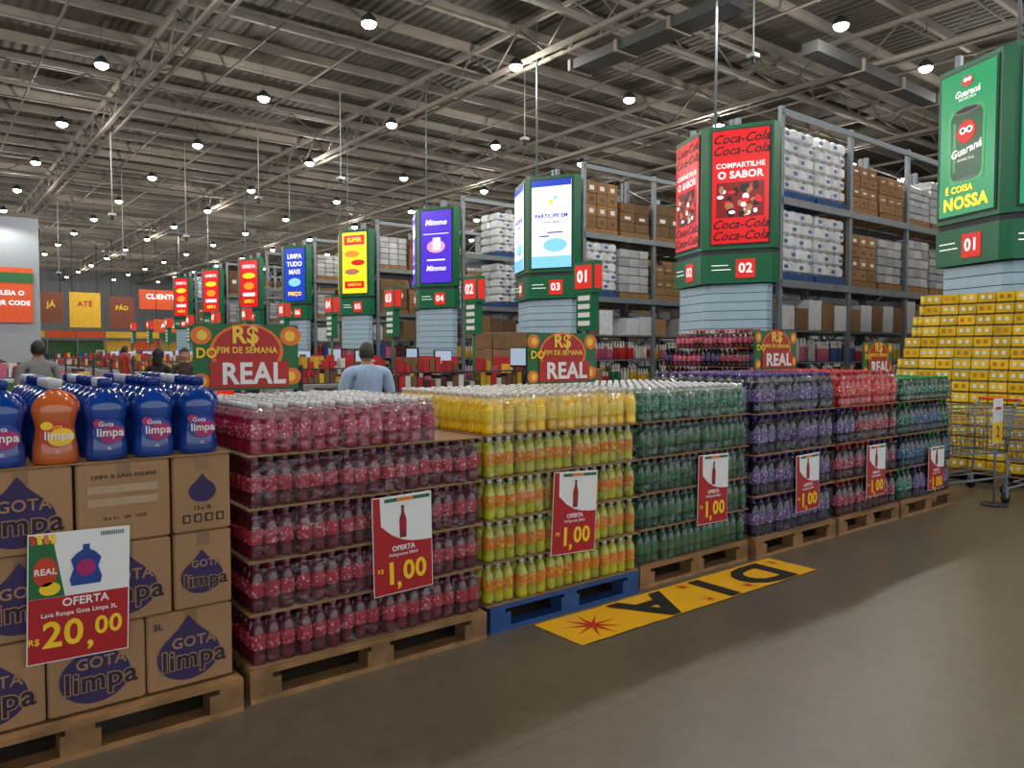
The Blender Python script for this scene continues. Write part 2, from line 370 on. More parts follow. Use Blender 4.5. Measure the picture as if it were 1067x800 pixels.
def drop(cx,cz,r,y,m):
    pts=[]
    for i in range(25):
        a=math.radians(140+ (400-140)*i/24); pts.append((cx+r*math.cos(a),cz+r*.82*math.sin(a)))
    pts.append((cx+.3*r,cz+.95*r)); pts.append((cx,cz+1.35*r)); pts.append((cx-.3*r,cz+.95*r))
    return poly_y(pts,y,.0012,m)
LINK=M('print_dark_brown','#2c2230',rough=.8)
for (li,x,w,zz) in faces:
    cx=x+w/2; y=YF-.001
    if li==2 and .45<x<.55:
        for k in range(2): b.add(rect(x+.04,zz+.2+k*-.05,x+w-.05,zz+.23-k*.05,y,M('faded_label','#b79a78')))
        txt('LIMPA 3L LAVA ROUPAS',.022,cx,zz+.265,y-.001,LINK,root); txt('12 x 3 L   UN   LOTE',.018,cx,zz+.1,y-.001,LINK,root); continue
    if li==2 and x>.8:
        b.add(drop(cx,zz+.17,.055,y,PURP))
        for k in range(4): b.add(rect(cx-.08+k*.045,zz+.04,cx-.05+k*.045,zz+.075,y,LINK),rect(cx-.074+k*.045,zz+.046,cx-.056+k*.045,zz+.069,y-.002,CARD,.0005))
        txt('12 x 3L',.025,cx,zz+.1,y-.001,LINK,root)
        continue
    s=w/.35
    b.add(drop(cx-.01*s,zz+.13,.125*s,y,PURP))
    txt('GOTA',.062*s,cx+.01,zz+.185,y-.0022,CARD,root,bold=.012)
    txt('limpa',.112*s,cx+.01*s,zz+.115,y-.0022,CARD,root,bold=.05,sx=1.05,sp=1.04)
    txt('limpa',.112*s,cx+.01*s,zz+.115,y-.0036,LINK,root,bold=.015,sx=1.05,sp=1.04)
    if w>.3: txt('3L',.04,x+.045,zz+.27,y-.002,PURP,root,bold=.01)
b.build('cartons',root)
def jug(body,cap,lab):
    prof=[(.84,0,body),(.97,.015,body),(1,.08,body),(.98,.2,body),(.88,.34,body),(.85,.42,body),(.9,.5,body),(1.0,.6,body),(1.0,.65,body),(.9,.73,body),(.66,.80,body),(.42,.85,body),(.27,.875,body),(.27,.89,cap),(.36,.89,cap),(.35,.985,cap),(.28,1,cap)]
    J=lathe([(r*.079,z*.325,m) for r,z,m in prof],22,1,.68)
    J=join([J,path([(.03,0,.272),(.058,0,.262),(.078,0,.235),(.08,0,.2)],.007,body,8),
        ell(0,.115,.058,.048,-.0525,lab[0],.003),ell(.012,.105,.045,.034,-.0555,lab[1],.002,rot=.2),ell(-.035,.15,.02,.016,-.0555,lab[1],.002)])
    return J
BLUEJ=M('detergent_blue','#0a3c8e',rough=.1,coat=.6,var=.25,scale=12,island=.1); CAPB=M('cap_navy','#0f2f80',rough=.3); PINK=M('label_magenta','#b01c64',rough=.4)
ORJ=M('detergent_orange','#c8622a',rough=.12,coat=.6,var=.15); LBL=M('label_navy','#143a9c',rough=.4); CAPC=M('cap_clear','#c4c6cc',rough=.3)
OR2=M('label_orange_red','#c8301c')
jb=jug(BLUEJ,CAPB,(LBL,PINK)); jo=jug(ORJ,CAPC,(OR2,YEL)); jc=jug(BLUEJ,CAPC,(LBL,PINK))
b=MB(); zj=.15+3*BH+.001
b.add(box(-.13,YF,zj-.002,1.08,YB-.02,zj+.002,CARDD))
zj+=.002
xs=[.966-.176*k for k in range(7)]
for j in range(8):
    for k,x in enumerate(xs):
        t=jb if not(j==0 and k==3) else jo
        if j>0: t=[jb,jb,jc,jb,jc][(k*7+j*3)%5]
        b.rep(t,[(x,YF+.075+j*.122,zj)])
b.build('jugs',root)
for k,x in enumerate(xs):
    txt('Gota',.026,x-.01,zj+.145,YF+.014,YEL if k==3 else WHITE,root,bold=.01)
    txt('limpa',.044,x+.004,zj+.112,YF+.014,WHITE,root,bold=.02)
    txt('3L',.018,x,zj+.05,YF+.016,WHITE,root)
# ------------------------------------------------------------------ price posters
def poster(x,z,w=.335,h=.485,yaw=0,tilt=0,y=YF-.03,kind=0):
    e=empty('price_poster',None,(x,y,z),yaw); e.rotation_euler=(0,tilt,yaw)
    b=MB(); W=w/2;Hh=h/2
    b.add(rect(-W,-Hh,W,Hh,0,WHITE,.003))
    if kind==0:
        pts=[(-W+.004,-Hh+.004),(W-.004,-Hh+.004),(W-.004,.0)]+[(W-.004-(w-.05)*t,.1*t*t*t) for t in (.2,.4,.6,.8,1)]+[(-W+.042,Hh-.004),(-W+.004,Hh-.004)]
        b.add(poly_y(pts,-.0032,.001,RED))
        b.add(rect(-.1,Hh-.03,W-.01,Hh-.012,-.0032,GREEND,.001),rect(-.03,Hh-.03,.06,Hh-.012,-.0045,ORANGE,.001))
        b.add(poly_y([(-.018,.03),(.018,.03),(.02,.12),(.008,.155),(.008,.175),(-.008,.175),(-.008,.155),(-.02,.12)],-.005,.001,M('picture_red','#8a1428')))
        b.add(rect(-.008,.176,.008,.19,-.005,BLACK,.001),rect(-.0185,.07,.0185,.115,-.0065,RED,.001))
    else:
        b.add(rect(-W+.004,-Hh+.004,W-.004,-.0,-.0032,RED,.001))
        b.add(poly_y([(-W+.004,.001),(-.05,.001),(-.09,Hh-.03),(-W+.004,Hh-.004)],-.0032,.001,GREEND))
        for k in range(4): b.add(poly_y([(-W+.01+k*.022,Hh-.04),(-W+.026+k*.022,Hh-.04),(-W+.022+k*.022,Hh-.005),(-W+.006+k*.022,Hh-.005)],-.0046,.001,[REDO,YEL,ORANGE,YEL][k]))
        b.add(ell(-.115,.1,.04,.055,-.005,REDO,.001),ell(-.1,.035,.035,.025,-.005,YEL,.001))
        b.add(poly_y([(-.03,.035),(.07,.035),(.075,.06),(.062,.1),(.072,.135),(.05,.16),(.032,.17),(.032,.19),(.008,.19),(.008,.17),(-.01,.16),(-.032,.135),(-.022,.1),(-.035,.06)],-.0055,.001,BLUEJ))
        b.add(ell(.02,.1,.032,.032,-.007,PINK,.001))
        for k in range(14): b.add(rect(.07+k*.006,Hh-.028,.073+k*.006,Hh-.012,-.0032,BLACK,.001))
    b.build('sheet',e)
    if kind==0:
        txt('OFERTA',.034,.0,-.02,-.0065,WHITE,e,bold=.02)
        txt('Refrigerante 200ml',.021,0,-.05,-.006,WHITE,e)
        txt('1',.15,-.07,-.145,-.006,YEL,e,bold=.025); txt('00',.13,.062,-.14,-.006,YEL,e,bold=.025); txt(',',.13,-.028,-.165,-.006,YEL,e,bold=.02); txt('R$',.03,-.13,-.12,-.006,YEL,e)
    else:
        txt('OFERTA',.042,.02,-.025,-.006,WHITE,e,bold=.02)
        txt('Lava Roupa Gota Limpa 3L',.023,0,-.065,-.006,WHITE,e,bold=.01)
        txt('20',.135,-.055,-.145,-.006,YEL,e,bold=.02); txt('00',.095,.1,-.135,-.006,YEL,e,bold=.02); txt(',',.12,.037,-.165,-.006,YEL,e,bold=.02); txt('R$',.032,-.15,-.16,-.006,YEL,e,bold=.02)
        txt('REAL',.032,-.115,.1,-.008,WHITE,e,bold=.02)
poster(.494,.623,w=.345,h=.49,kind=1,tilt=.03,y=YF-.02)
poster(1.906,.601,tilt=-.02); poster(3.08,.6,tilt=.05,w=.35,y=YF-.01); poster(4.42,.588,tilt=.02,y=YF+.01); poster(5.6,.512,w=.33,h=.45,tilt=-.02,y=YF-.01); poster(6.7,.503,w=.33,h=.45,y=YF-.01); poster(7.9,.41,w=.34,h=.42,y=YF-.01)
# ------------------------------------------------------------------ weekend promo boards
PRED=M('promo_red','#b8241c',rough=.5,var=.03); PYEL=M('promo_gold','#ffd048',rough=.5,var=.02)
def promo(x,y,zc,w,yaw,ztop):
    h=.335; e=empty('promo_sign',None,(x,y,zc),yaw); b=MB(); W=w/2; pl=zc-h/2-ztop-.004
    b.add(rect(-W,-h/2,W,h/2,0,GREEND,.012))
    for (sx,sz,r) in ((-.85,.33,.05),(.85,.33,.055),(.86,-.3,.05),(-.86,-.36,.045)):
        b.add(ell(sx*W,sz*h,min(r,W*(1-abs(sx))+.02),r*.9,-.012,ORANGE,.001),)
        b.add(ell(sx*W*.98,sz*h,r*.5,r*.5,-.0135,PYEL,.0005))
    b.add(ell(0,.03,W*.7,h*.42,-.0145,ORANGE,.001),ell(0,.035,W*.63,h*.37,-.016,PRED,.001))
    b.add(rect(-W*.7,-.155,W*.8,-.022,-.0192,PRED,.001))
    b.add(tube((-W*.6,.012,-h/2-pl),(-W*.6,.012,-h/2+.1),.008,WHITE),tube((W*.6,.012,-h/2-pl),(W*.6,.012,-h/2+.1),.008,WHITE))
    b.build('board',e)
    txt('R$',.12,-.01,.11,-.021,PYEL,e,bold=.03,sx=w/.55); txt('FIM DE SEMANA',.045,0,.035,-.021,PYEL,e,bold=.02,sx=w/.58)
    txt('DO',.07,-W*.76,.02,-.021,YEL,e,bold=.03,sx=w/.58); txt('REAL',.15,.03,-.088,-.022,WHITE,e,bold=.03,sx=w/.58)
promo(1.37,3.95,1.52,.52,-.14,1.32); promo(3.45,3.85,1.505,.6,.0,1.32); promo(6.02,3.9,1.56,.75,.1,1.38); promo(7.85,3.9,1.475,.75,.1,1.305)
# ------------------------------------------------------------------ floor banner
e=empty('floor_banner'); b=MB()
FB=M('banner_yellow','#f2b613',rough=.45,var=.04)
n=24; v=[];f=[]
for i in range(n+1):
    for j in range(2): v.append((2.75+2.28*i/n+rng.uniform(-.004,.004),2.9+.39*j+rng.uniform(-.004,.004),.003+.003*abs(math.sin(i*1.3))))
for i in range(n): f.append((2*i,2*i+2,2*i+3,2*i+1))
b.add(T(v,f,FB))
def flat(t,x,y,z=.0085): return xf(t,Matrix.Translation((x,y,z))@Matrix.Rotation(-math.pi/2,4,'X'))
SR=M('banner_red','#c4281a')
for (x,y,r) in ((3.0,3.08,.17),(3.32,3.21,.05),(3.95,3.22,.06),(4.33,2.98,.06),(4.93,3.2,.05),(3.9,2.96,.05)): b.add(flat(star(0,0,r,r*.18,9,0,SR,.0005),x,y))
b.build('sheet',e)
for s,x in (('A',3.52),('I',4.1),('D',4.6)):
    txt(s,.47,x,.006,3.1,BLACK,e,bold=.03,rot=(0,0,math.pi),sx=1.35).location=(x,3.1,.0095)
# ------------------------------------------------------------------ aisle end signs
def screen(name,h,e=.75): return M(name,h,rough=.25,emit=e,var=.02)
LWH=screen('led_white','#f4f6f8',.6)
LY=screen('led_yellow','#ffd51e',.8); LR=screen('led_red','#d8141e',.45); LDR=screen('led_dark_red','#7c0c12',.4); LB=screen('led_blue','#1a3ab0',.7); LP=screen('led_violet','#4a2cc0',.7)
LG=screen('led_green','#12905c',.5); LG2=screen('led_deep_green','#0a5232',.3); LK=screen('led_black','#141416',.1); LLB=screen('led_light_blue','#7cc4f0',.7)
NRED=M('number_red','#d8261c',emit=.35,rough=.4,var=.02); NWH=M('number_white','#f8f8f8',emit=.5,rough=.4,var=0)
SLAT=M('guard_slats','#a9c6d8',rough=.4,metal=.1,var=.05)
LSK=M('led_skin','#b87858',emit=.3)
cY=[4.1,9.1,14.3,19.3,24.4,29.5,34.6,40.0,45.3]
kinds=['guarana','cola','white','purple','yellow','blue','red','red','red']
th=math.radians(26.6); FW=1.15; XA=11.7
def face_content(e,k):
    b=MB(); W=.5; z0,z1=-1.02,1.02
    bg={'guarana':LG,'cola':LR,'white':LWH,'purple':LP,'yellow':LY,'blue':LB,'red':LR}[k]
    b.add(rect(-W-.03,z0-.03,W+.03,z1+.03,0,DSTEEL,.015),rect(-W,z0,W,z1,-.016,bg,.01)); y=-.031
    if k=='cola':
        txt('Coca-Cola',.225,0,.86,y-.002,LK,e,shear=.4,bold=.01); txt('Coca-Cola',.225,0,.65,y-.002,LK,e,shear=.4,bold=.01)
        txt('COMPARTILHE',.125,0,.38,y-.002,NWH,e,bold=.02); txt('O SABOR',.18,0,.21,y-.002,NWH,e,bold=.03)
        b.add(rect(-.42,-.55,.42,.08,y,LDR))
        random.seed(3)
        for i in range(34):
            b.add(ell(random.uniform(-.36,.36),random.uniform(-.5,0.02),random.uniform(.03,.08),random.uniform(.03,.08),y-.003-.0005*i,[LK,LWH,LR,LSK][i%4],.001,12))
        txt('Coca-Cola',.225,0,-.68,y-.002,LK,e,shear=.4,bold=.01); txt('Coca-Cola',.225,0,-.89,y-.002,LK,e,shear=.4,bold=.01)
    elif k=='guarana':
        pts=[(-.2,-.45),(-.16,-.52),(.16,-.52),(.2,-.45),(.21,.36),(.17,.44),(-.17,.44),(-.21,.36)]
        b.add(poly_y([(p[0]*1.6,p[1]*1.12-.0) for p in pts],y,.001,screen('led_glow_green','#2fa860',.4)),poly_y([(p[0]*1.4,p[1]) for p in pts],y-.002,.001,LG2),rect(-.24,-.4,-.19,.3,y-.0035,screen('led_can_sheen','#3c9a6c',.3)))
        b.add(ell(0,.44,.24,.05,y-.004,STEEL),ell(0,.445,.2,.035,y-.006,DSTEEL),ell(0,-.52,.22,.025,y-.004,STEEL))
        b.add(ell(0,.14,.17,.16,y-.006,NRED),ell(-.06,.16,.06,.05,y-.008,NWH),ell(.06,.16,.06,.05,y-.008,NWH),ell(-.06,.16,.025,.025,y-.01,BLACK),ell(.06,.16,.025,.025,y-.01,BLACK))
        b.add(ell(0,.85,.1,.075,y-.003,NRED),ell(-.035,.87,.035,.028,y-.005,NWH),ell(.035,.87,.035,.028,y-.005,NWH))
        txt('Guaraná',.13,0,.69,y-.003,NWH,e,shear=.2,bold=.02); txt('ANTARCTICA',.05,0,.61,y-.003,NWH,e); txt('Guaraná',.16,0,-.12,y-.006,NWH,e,shear=.2,tilt=.15,bold=.02); txt('ANTARCTICA',.05,0,-.25,y-.006,NWH,e)
        txt('É COISA',.13,-.12,-.66,y-.003,LY,e,bold=.03); txt('NOSSA',.24,0,-.86,y-.003,LY,e,bold=.04)
    elif k=='white':
        b.add(rect(-W,.87,W,1.02,y,LB),rect(-W,-1.02,W,-.75,y,LLB),ell(0,.5,.05,.06,y,LY),ell(.1,.6,.04,.05,y,LLB)); txt('PARTICIPE EM',.13,0,.18,y-.003,LB,e,bold=.02); txt('promo ganhe',.08,0,.04,y-.003,LB,e)
        b.add(ell(.1,-.5,.3,.16,y,LLB),rect(-.3,-.3,-.05,-.27,y,LB),rect(-.1,-.22,.3,-.19,y,LB))
    elif k=='purple':
        txt('Mimmo',.22,0,.68,y-.003,NWH,e,bold=.03,shear=.2); b.add(ell(0,.0,.3,.18,y,screen('led_pinkish','#d890b8')),rect(-.1,-.1,.15,.25,y-.003,LWH),rect(-.42,.35,.42,.37,y,LWH),rect(-.3,-.4,.3,-.36,y,LWH)); txt('Mimmo',.2,0,-.62,y-.003,NWH,e,bold=.03,shear=.2)
    elif k=='yellow':
        b.add(rect(-.42,.6,.42,.92,y,LR)); txt('SUPER',.2,0,.76,y-.003,LY,e,bold=.03); b.add(ell(-.1,.3,.3,.12,y,screen('led_orange','#e88420')),ell(.15,.0,.28,.1,y,LR),ell(-.1,-.3,.3,.1,y,LSK),rect(-.4,-.86,.4,-.62,y,LR)); txt('OFERTAS',.13,0,-.74,y-.003,LY,e,bold=.02)
    elif k=='blue':
        txt('LIMPA',.25,0,.7,y-.003,NWH,e,bold=.03); txt('TUDO',.25,0,.4,y-.003,NWH,e,bold=.03); txt('MAIS',.25,0,.1,y-.003,NWH,e,bold=.03); b.add(ell(0,-.3,.3,.16,y,LLB)); txt('PREÇO',.2,0,-.75,y-.003,LY,e,bold=.03)
    else:
        txt('OFERTA',.2,0,.75,y-.003,NWH,e,bold=.03); b.add(ell(0,.35,.36,.12,y,LY),ell(0,-.1,.3,.16,y,screen('led_orange','#e88420')),rect(-.35,-.55,.35,-.4,y,LWH)); txt('LEVE 2',.18,0,-.78,y-.003,LY,e,bold=.03)
    b.build('screen',e)
for n,Yc in enumerate(cY):
    root=empty('aisle_end_display',None,(XA,Yc,0)); c,s=math.cos(th)*FW,math.sin(th)*FW
    plan=[(0,.08),(0,-.08),(s,-.08-c),(s+.2,-.08-c),(s+.2,.08+c),(s,.08+c)]
    b=MB()
    b.add(prism(plan,3.42,5.66,GREEN)); 
    pl2=[(x*.96+.03,y*.97) for x,y in plan]
    b.add(prism(pl2,3.33,3.42,DSTEEL),prism(plan,2.8,3.33,GREEN))
    for k in range(11):
        z=1.0+k*.163
        b.add(prism([(x*.8+.12,y*.9) for x,y in plan],z,z+.15,SLAT),)
    b.add(prism([(x*.78+.13,y*.88) for x,y in plan],0,2.8,DSTEEL))
    b.add(tube((.3,.0,5.6),(.3,.0,9.45),.022,STEEL))
    b.build('housing',root)
    for side in (-1,1):
        fx=s/2; fy=side*(.08+c/2)
        yaw=-(math.pi/2-th) if side<0 else -(math.pi/2+th)
        f=empty('face',root,(fx,fy,4.54),yaw); face_content(f,kinds[n])
        f2=empty('number_face',root,(fx,fy,3.06),yaw); b=MB()
        b.add(rect(-.06,-.17,.28,.17,0,NRED,.012),rect(-.5,.06,-.2,.075,0,NWH,.004),rect(-.5,-.02,-.15,-.005,0,NWH,.004)); b.build('number_tile',f2)
        txt('%02d'%(n+1),.24,.11,.0,-.014,NWH,f2,bold=.025)
# ------------------------------------------------------------------ racks
TPW=M('wrapped_paper_white','#dfe2e6',rough=.3,island=.12,coat=.3); TPB=M('wrapped_paper_blue','#4a6ca8',rough=.4,island=.3); BRN=M('carton_brown','#94714c',rough=.8,island=.2); BRN2=M('carton_dark','#74583c',rough=.8,island=.2)
WRAP=M('stretch_wrap_white','#b4b6b8',rough=.25,island=.25,coat=.4)
cols=[M('goods_red','#b3202a',island=.3),M('goods_white','#c8c6c0',island=.2),M('goods_yellow','#d0a828',island=.3),M('goods_blue','#2c4c8c',island=.3),M('goods_green','#2f6a3c',island=.3),M('goods_brown','#4a2c20',island=.3),M('goods_pink','#b85878',island=.3)]
def goods(b,x,y,z,w,d,h,kind):
    b.add(box(x,y,z,x+w,y+d,z+.12,WOODB if kind=='tp' else WOOD)); z+=.13; h-=.13
    if kind=='tp': nx,nz=4,5
    elif kind=='cart': nx,nz,m=3,4,BRN
    elif kind=='cartd': nx,nz,m=2,3,BRN2
    else: nx,nz,m=3,5,WRAP
    for i in range(nx):
        for j in range(2):
            for k in range(nz):
                x0=x+w*i/nx; y0=y+d*j/2; z0=z+h*k/nz; e=random.uniform(0,.02)
                if kind=='tp':
                    b.add(boxb(x0+.005,y0+.005+e,z0,x0+w/nx-.005,y0+d/2-.005,z0+h/nz-.005,TPW,.045))
                    if (i+k)%2==0: b.add(ell(x0+w/nx/2,z0+h/nz*.5,.07,.04,y0+e+.004,TPB,.004,10))
                else:
                    b.add(boxb(x0+.006,y0+.006+e,z0,x0+w/nx-.006,y0+d/2-.006,z0+h/nz-.006,m,.02 if kind=='wrap' else .008))
                    if kind.startswith('cart') and j==0: b.add(box(x0+w/nx*.3,y0+e+.003,z0+.07,x0+w/nx*.7,y0+e+.008,z0+h/nz-.1,WHITE if k%2 else BRN2))
for n,Yc in enumerate(cY):
    root=empty('pallet_rack',None,(12.6,Yc,0)); b=MB(); g=MB(); nb=8 if n<3 else 4; BW=2.45
    for k in range(nb+1):
        x=k*BW
        for s in (-1,1):
            for yy in (.06,1.0):
                b.add(box(x-.05,s*yy-.04,0,x+.05,s*yy+.04,6.0 ,STEEL))
            for q in range(5): b.add(tube((x,s*.06,.3+q*1.1),(x,s*1.0,.9+q*1.1),.02,STEEL,4),tube((x,s*1.0,.9+q*1.1),(x,s*.06,1.4+q*1.1),.02,STEEL,4))
    for z in (2.87,4.37):
        for s in (-1,1):
            for yy in (.06,1.04): b.add(box(0,s*yy-.03,z-.13,nb*BW,s*yy+.03,z,STEEL))
    b.add(box(0,-1.07,5.85,nb*BW,-1.01,5.95,STEEL))
    for z in (.12,.75,1.35,1.95):
        b.add(box(0,-1.0,z-.03,nb*BW,1.0,z,STEEL))
    random.seed(40+n)
    for k in range(nb):
        for li,z in enumerate((2.88,4.38)):
            for p in range(2):
                r=random.random()
                if n==1: kind=[['tp','tp'],['cart','cart'],['wrap','wrap'],['cart','cartd'],['tp','cart'],['cart','wrap'],['cartd','cart'],['wrap','cart']][k][p] if li else [['tp','tp'],['cart','wrap'],['wrap','wrap'],['wrap','cart'],['tp','tp'],['cart','wrap'],['cartd','cart'],['wrap','cart']][k][p]
                else: kind=random.choice(['tp','cart','cart','wrap','cartd'])
                h=random.uniform(.8,1.25) if kind!='tp' else 1.3
                if n!=1 and r<.18: continue
                goods(g,k*BW+.1+p*1.15,-1.0,z,1.05,.9,h,kind)
                if n!=1 and n<3: goods(g,k*BW+.1+p*1.15,.1,z,1.05,.9,h,kind)
        for p in range(5):
            if random.random()<.9: 
                x=k*BW+.08+p*.47; h=random.uniform(.4,.72) if n else .6
                g.add(box(x,-1.0,1.96,x+.44,-.3,1.96+h,random.choice([BRN,BRN,BRN2,WRAP,TPW])))
        for z in (.13,.76,1.36):
            x=k*BW+.08
            while x<(k+1)*BW-.2:
                w=random.uniform(.2,.5); m=random.choice(cols); nn=max(1,int(w/.1)); hh=random.uniform(.3,.45)
                for q in range(nn):
                    if n<4:
                        g.add(mv(lathe([(.04,0,m),(.045,.02,m),(.045,hh*.65,cols[1]),(.02,hh*.85,cols[1]),(.02,hh,cols[1])],6),x+.05+q*.1,-.94,z))
                        g.add(mv(lathe([(.04,0,m),(.045,.02,m),(.045,hh*.65,m),(.02,hh*.85,cols[1]),(.02,hh,cols[1])],6),x+.05+q*.1,-.84,z))
                    else: g.add(box(x+q*.1,-.98,z,x+q*.1+.09,-.5,z+hh,m))
                x+=w+.03
    b.build('frame',root); g.build('goods',root)
# ------------------------------------------------------------------ side piles
def can(m,lab,r=.033,h=.118): return lathe([(r*.8,0,STEEL),(r,.01,m),(r,h*.35,lab),(r,h*.7,m),(r,h*.92,STEEL),(r*.82,h,STEEL)],8)
CY=M('can_yellow','#f4cc10',rough=.3,island=.12,coat=.3); CW=labmat('can_label','#f8d420','#fff4d8'); FY=M('pack_film_yellow','#ecc21a',rough=.25,coat=.5,island=.2); CBR=M('can_logo_amber','#c8842c',island=.2)
b=MB(); cn=can(CY,CW); LH=.132
for li in range(16):
    ins=.0 if li<8 else (.05*(li-8))
    x0,x1,y0,y1=9.9+ins*.5,11.3,2.2,4.72-ins*.6
    nx=int((x1-x0)/.067);ny=int((y1-y0)/.067); o=[]
    for i in range(nx):
        for j in range(ny):
            if i<2 or j<2 or j>=ny-2 or li==15: o.append((x0+.034+i*.067,y0+.034+j*.067,.152+li*LH))
    b.rep(cn,o)
    b.add(box(x0,y0,.152+li*LH-.007,x1,y1,.152+li*LH-.001,CARDD))
    for j in range(0,ny-2,3):
        yy=y0+j*.067+.006
        b.add(boxb(x0-.006,yy,.152+li*LH+.004,x0+.004,yy+.186,.152+li*LH+.112,FY,.003))
        for u in (.035,.115): b.add(box(x0-.009,yy+u,.152+li*LH+.04,x0-.0055,yy+u+.04,.152+li*LH+.085,WHITE if (j//3+li)%3 else CBR))
b.build('yellow_can_pile')
pallet(9.9,11.3,2.2,4.72,WOOD)
pk=bottle(.045,.27,liq('soda_pink','#6c2840'),labmat('label_pinkw','#c84a70','#f0d8d8'),capW)
stack('mixed_soda_bottle_stack',9.9,11.2,7.0,8.6,.152,[dict(t=[pk,cola,blk],R=.0475,H=.28,sh=.29) for _ in range(5)]+[dict(t=[pk,cola],R=.0475,H=.28,sh=.29,full=True,x0=10.2)])
pallet(9.9,11.2,7.0,8.65,WOOD)
b=MB()
for (x,y,h) in ((9.6,12.2,5),(9.6,12.9,5),(10.3,12.2,4),(9.9,10.6,3)):
    for k in range(h): b.add(boxb(x,y,.15+k*.36,x+.66,y+.66,.15+k*.36+.35,BRN))
b.build('brown_carton_pile'); pallet(9.5,11,12.1,13.7,WOOD); pallet(9.8,10.7,10.5,11.4,WOOD)
# ------------------------------------------------------------------ shopping carts
def cart(x,y,yaw,col=CHROME,hc=REDO):
    b=MB()
    def ring(z): 
        f=(z-.45)/.5; x0=-.42-.02*f; x1=.34+.1*f; w=.2+.07*f
        return [(x0,-w,z),(x1,-w*.85,z),(x1,w*.85,z),(x0,w,z),(x0,-w,z)]
    for k in range(7): b.add(path(ring(.45+k*.083),.005 if k not in(0,6) else .010,col,5))
    r0,r1=ring(.45),ring(.948)
    for s in range(4):
        a0,a1=Vector(r0[s]),Vector(r0[s+1]); c0,c1=Vector(r1[s]),Vector(r1[s+1]); n=14 if s%2==0 else 8
        for i in range(n+1): b.add(tube(a0.lerp(a1,i/n),c0.lerp(c1,i/n),.0035,col,4))
    for i in range(9): b.add(tube((-.42+.76*i/8,-.19,.45),(-.42+.76*i/8,.19,.45),.003,col,4))
    for s in (-1,1):
        b.add(path([(-.52,s*.25,1.02),(-.44,s*.24,.93),(-.4,s*.2,.45),(-.42,s*.24,.2),(.4,s*.18,.14)],.013,col,6),tube((.34,s*.16,.45),(.4,s*.18,.14),.012,col))
        for xx,ww in ((-.38,.22),(.38,.17)):
            b.add(tube((xx,s*ww-.013,.06),(xx,s*ww+.013,.06),.06,RUBBER,14),box(xx-.02,s*ww-.02,.06,xx+.02,s*ww+.02,.17,STEEL))
    b.add(tube((-.52,-.26,1.02),(-.52,.26,1.02),.018,hc,10),path([(-.3,-.2,.25),(.3,-.15,.22),(.3,.15,.22),(-.3,.2,.25),(-.3,-.2,.25)],.006,col))
    return b.build('shopping_cart',None,(x,y,0),yaw)
cart(9.05,3.55,2.75,col=STEEL); cart(9.1,2.75,2.9,hc=YEL,col=STEEL); cart(9.2,4.45,1.75,hc=YEL,col=STEEL)
e=empty('card_stand',None,(8.57,3.04,0)); b=MB(); b.add(tube((0,0,.02),(0,0,1.05),.012,STEEL,8),lathe([(.12,0,DSTEEL),(.12,.02,DSTEEL)],16),rect(-.12,.63,.12,1.08,-.014,WHITE,.003),rect(-.115,.635,.115,.84,-.0175,YEL,.001)); b.build('stand',e)
txt('2',.16,0,.74,-.02,RED,e,bold=.02); txt('OFERTA',.04,0,.98,-.02,RED,e,bold=.02)
# ------------------------------------------------------------------ checkouts
CTR=M('counter_grey','#8f9296',rough=.4); BELT=M('belt_black','#1a1b1d',rough=.5); MON=M('monitor_black','#141518',rough=.3); MSC=screen('monitor_screen','#9fb4c8',.5)
for k in range(11):
    y=9.4+3.3*k; root=empty('checkout_counter',None,(5.6,y,0)); b=MB(); random.seed(k)
    b.add(boxb(0,-.35,0,3.0,.35,.86,CTR,.03),box(.1,-.28,.86,2.0,.28,.9,BELT),box(2.1,-.3,.86,2.95,.3,.92,STEEL),box(0,-.36,.5,3.0,-.35,.62,NRED))
    b.add(tube((2.2,.2,.9),(2.2,.2,1.35),.02,MON),box(2.08,.0,1.3,2.11,.42,1.62,MON),box(2.072,.02,1.33,2.08,.4,1.6,MSC))
    b.add(box(2.25,-.33,1.3,2.65,-.3,1.58,MON),box(2.27,-.335,1.32,2.63,-.331,1.56,MSC),tube((2.45,-.31,.9),(2.45,-.31,1.3),.015,MON))
    b.add(boxb(2.4,-.25,.92,2.7,.05,1.12,MON,.02))
    for z in (.2,.5,.8,1.1): b.add(box(3.1,.45,z,3.5,2.5,z+.02,DSTEEL))
    b.add(box(3.3,.45,0,3.33,2.5,1.45,RED))
    for z in (.22,.52,.82,1.12):
        for q in range(15):
            m=random.choice([cols[0],cols[0],cols[1],cols[1],cols[2],cols[6]])
            b.add(box(3.12,.47+q*.13,z,3.25,.58+q*.13,z+random.uniform(.12,.24),m))
    for z in (.25,.6,.95,1.22): 
        b.add(box(.0,.6,z,2.6,.95,z+.02,DSTEEL))
        for q in range(24):
            m=random.choice([cols[0],cols[0],cols[0],cols[1],cols[2],cols[5],BRN2])
            if z<1.2 or random.random()<.5: b.add(box(.03+q*.107,.61,z+.02,.12+q*.107,.78,z+.02+random.uniform(.1,.25),m))
    for xx in (0,2.57): b.add(box(xx,.6,0,xx+.03,.98,1.3,DSTEEL))
    b.build('counter',root)
    b=MB(); b.add(tube((3.4,0,0),(3.4,0,2.6),.03,GREEN,8),box(3.32,-.19,1.9,3.48,.19,2.56,GREEN),box(3.31,-.25,2.53,3.5,.25,3.05,GREEN),box(3.30,-.2,2.6,3.51,.2,2.99,NRED),box(3.33,-.253,2.6,3.49,-.25,2.99,NRED))
    for q in range(4): b.add(box(3.315,-.14,1.98+q*.14,3.32,.14,2.06+q*.14,WHITE))
    b.build('number_post',root)
    f=empty('number_face',root,(3.295,0,2.79),-math.pi/2); txt('%02d'%(k+1),.27,0,0,-.004,NWH,f,bold=.03)
b=MB(); random.seed(5)
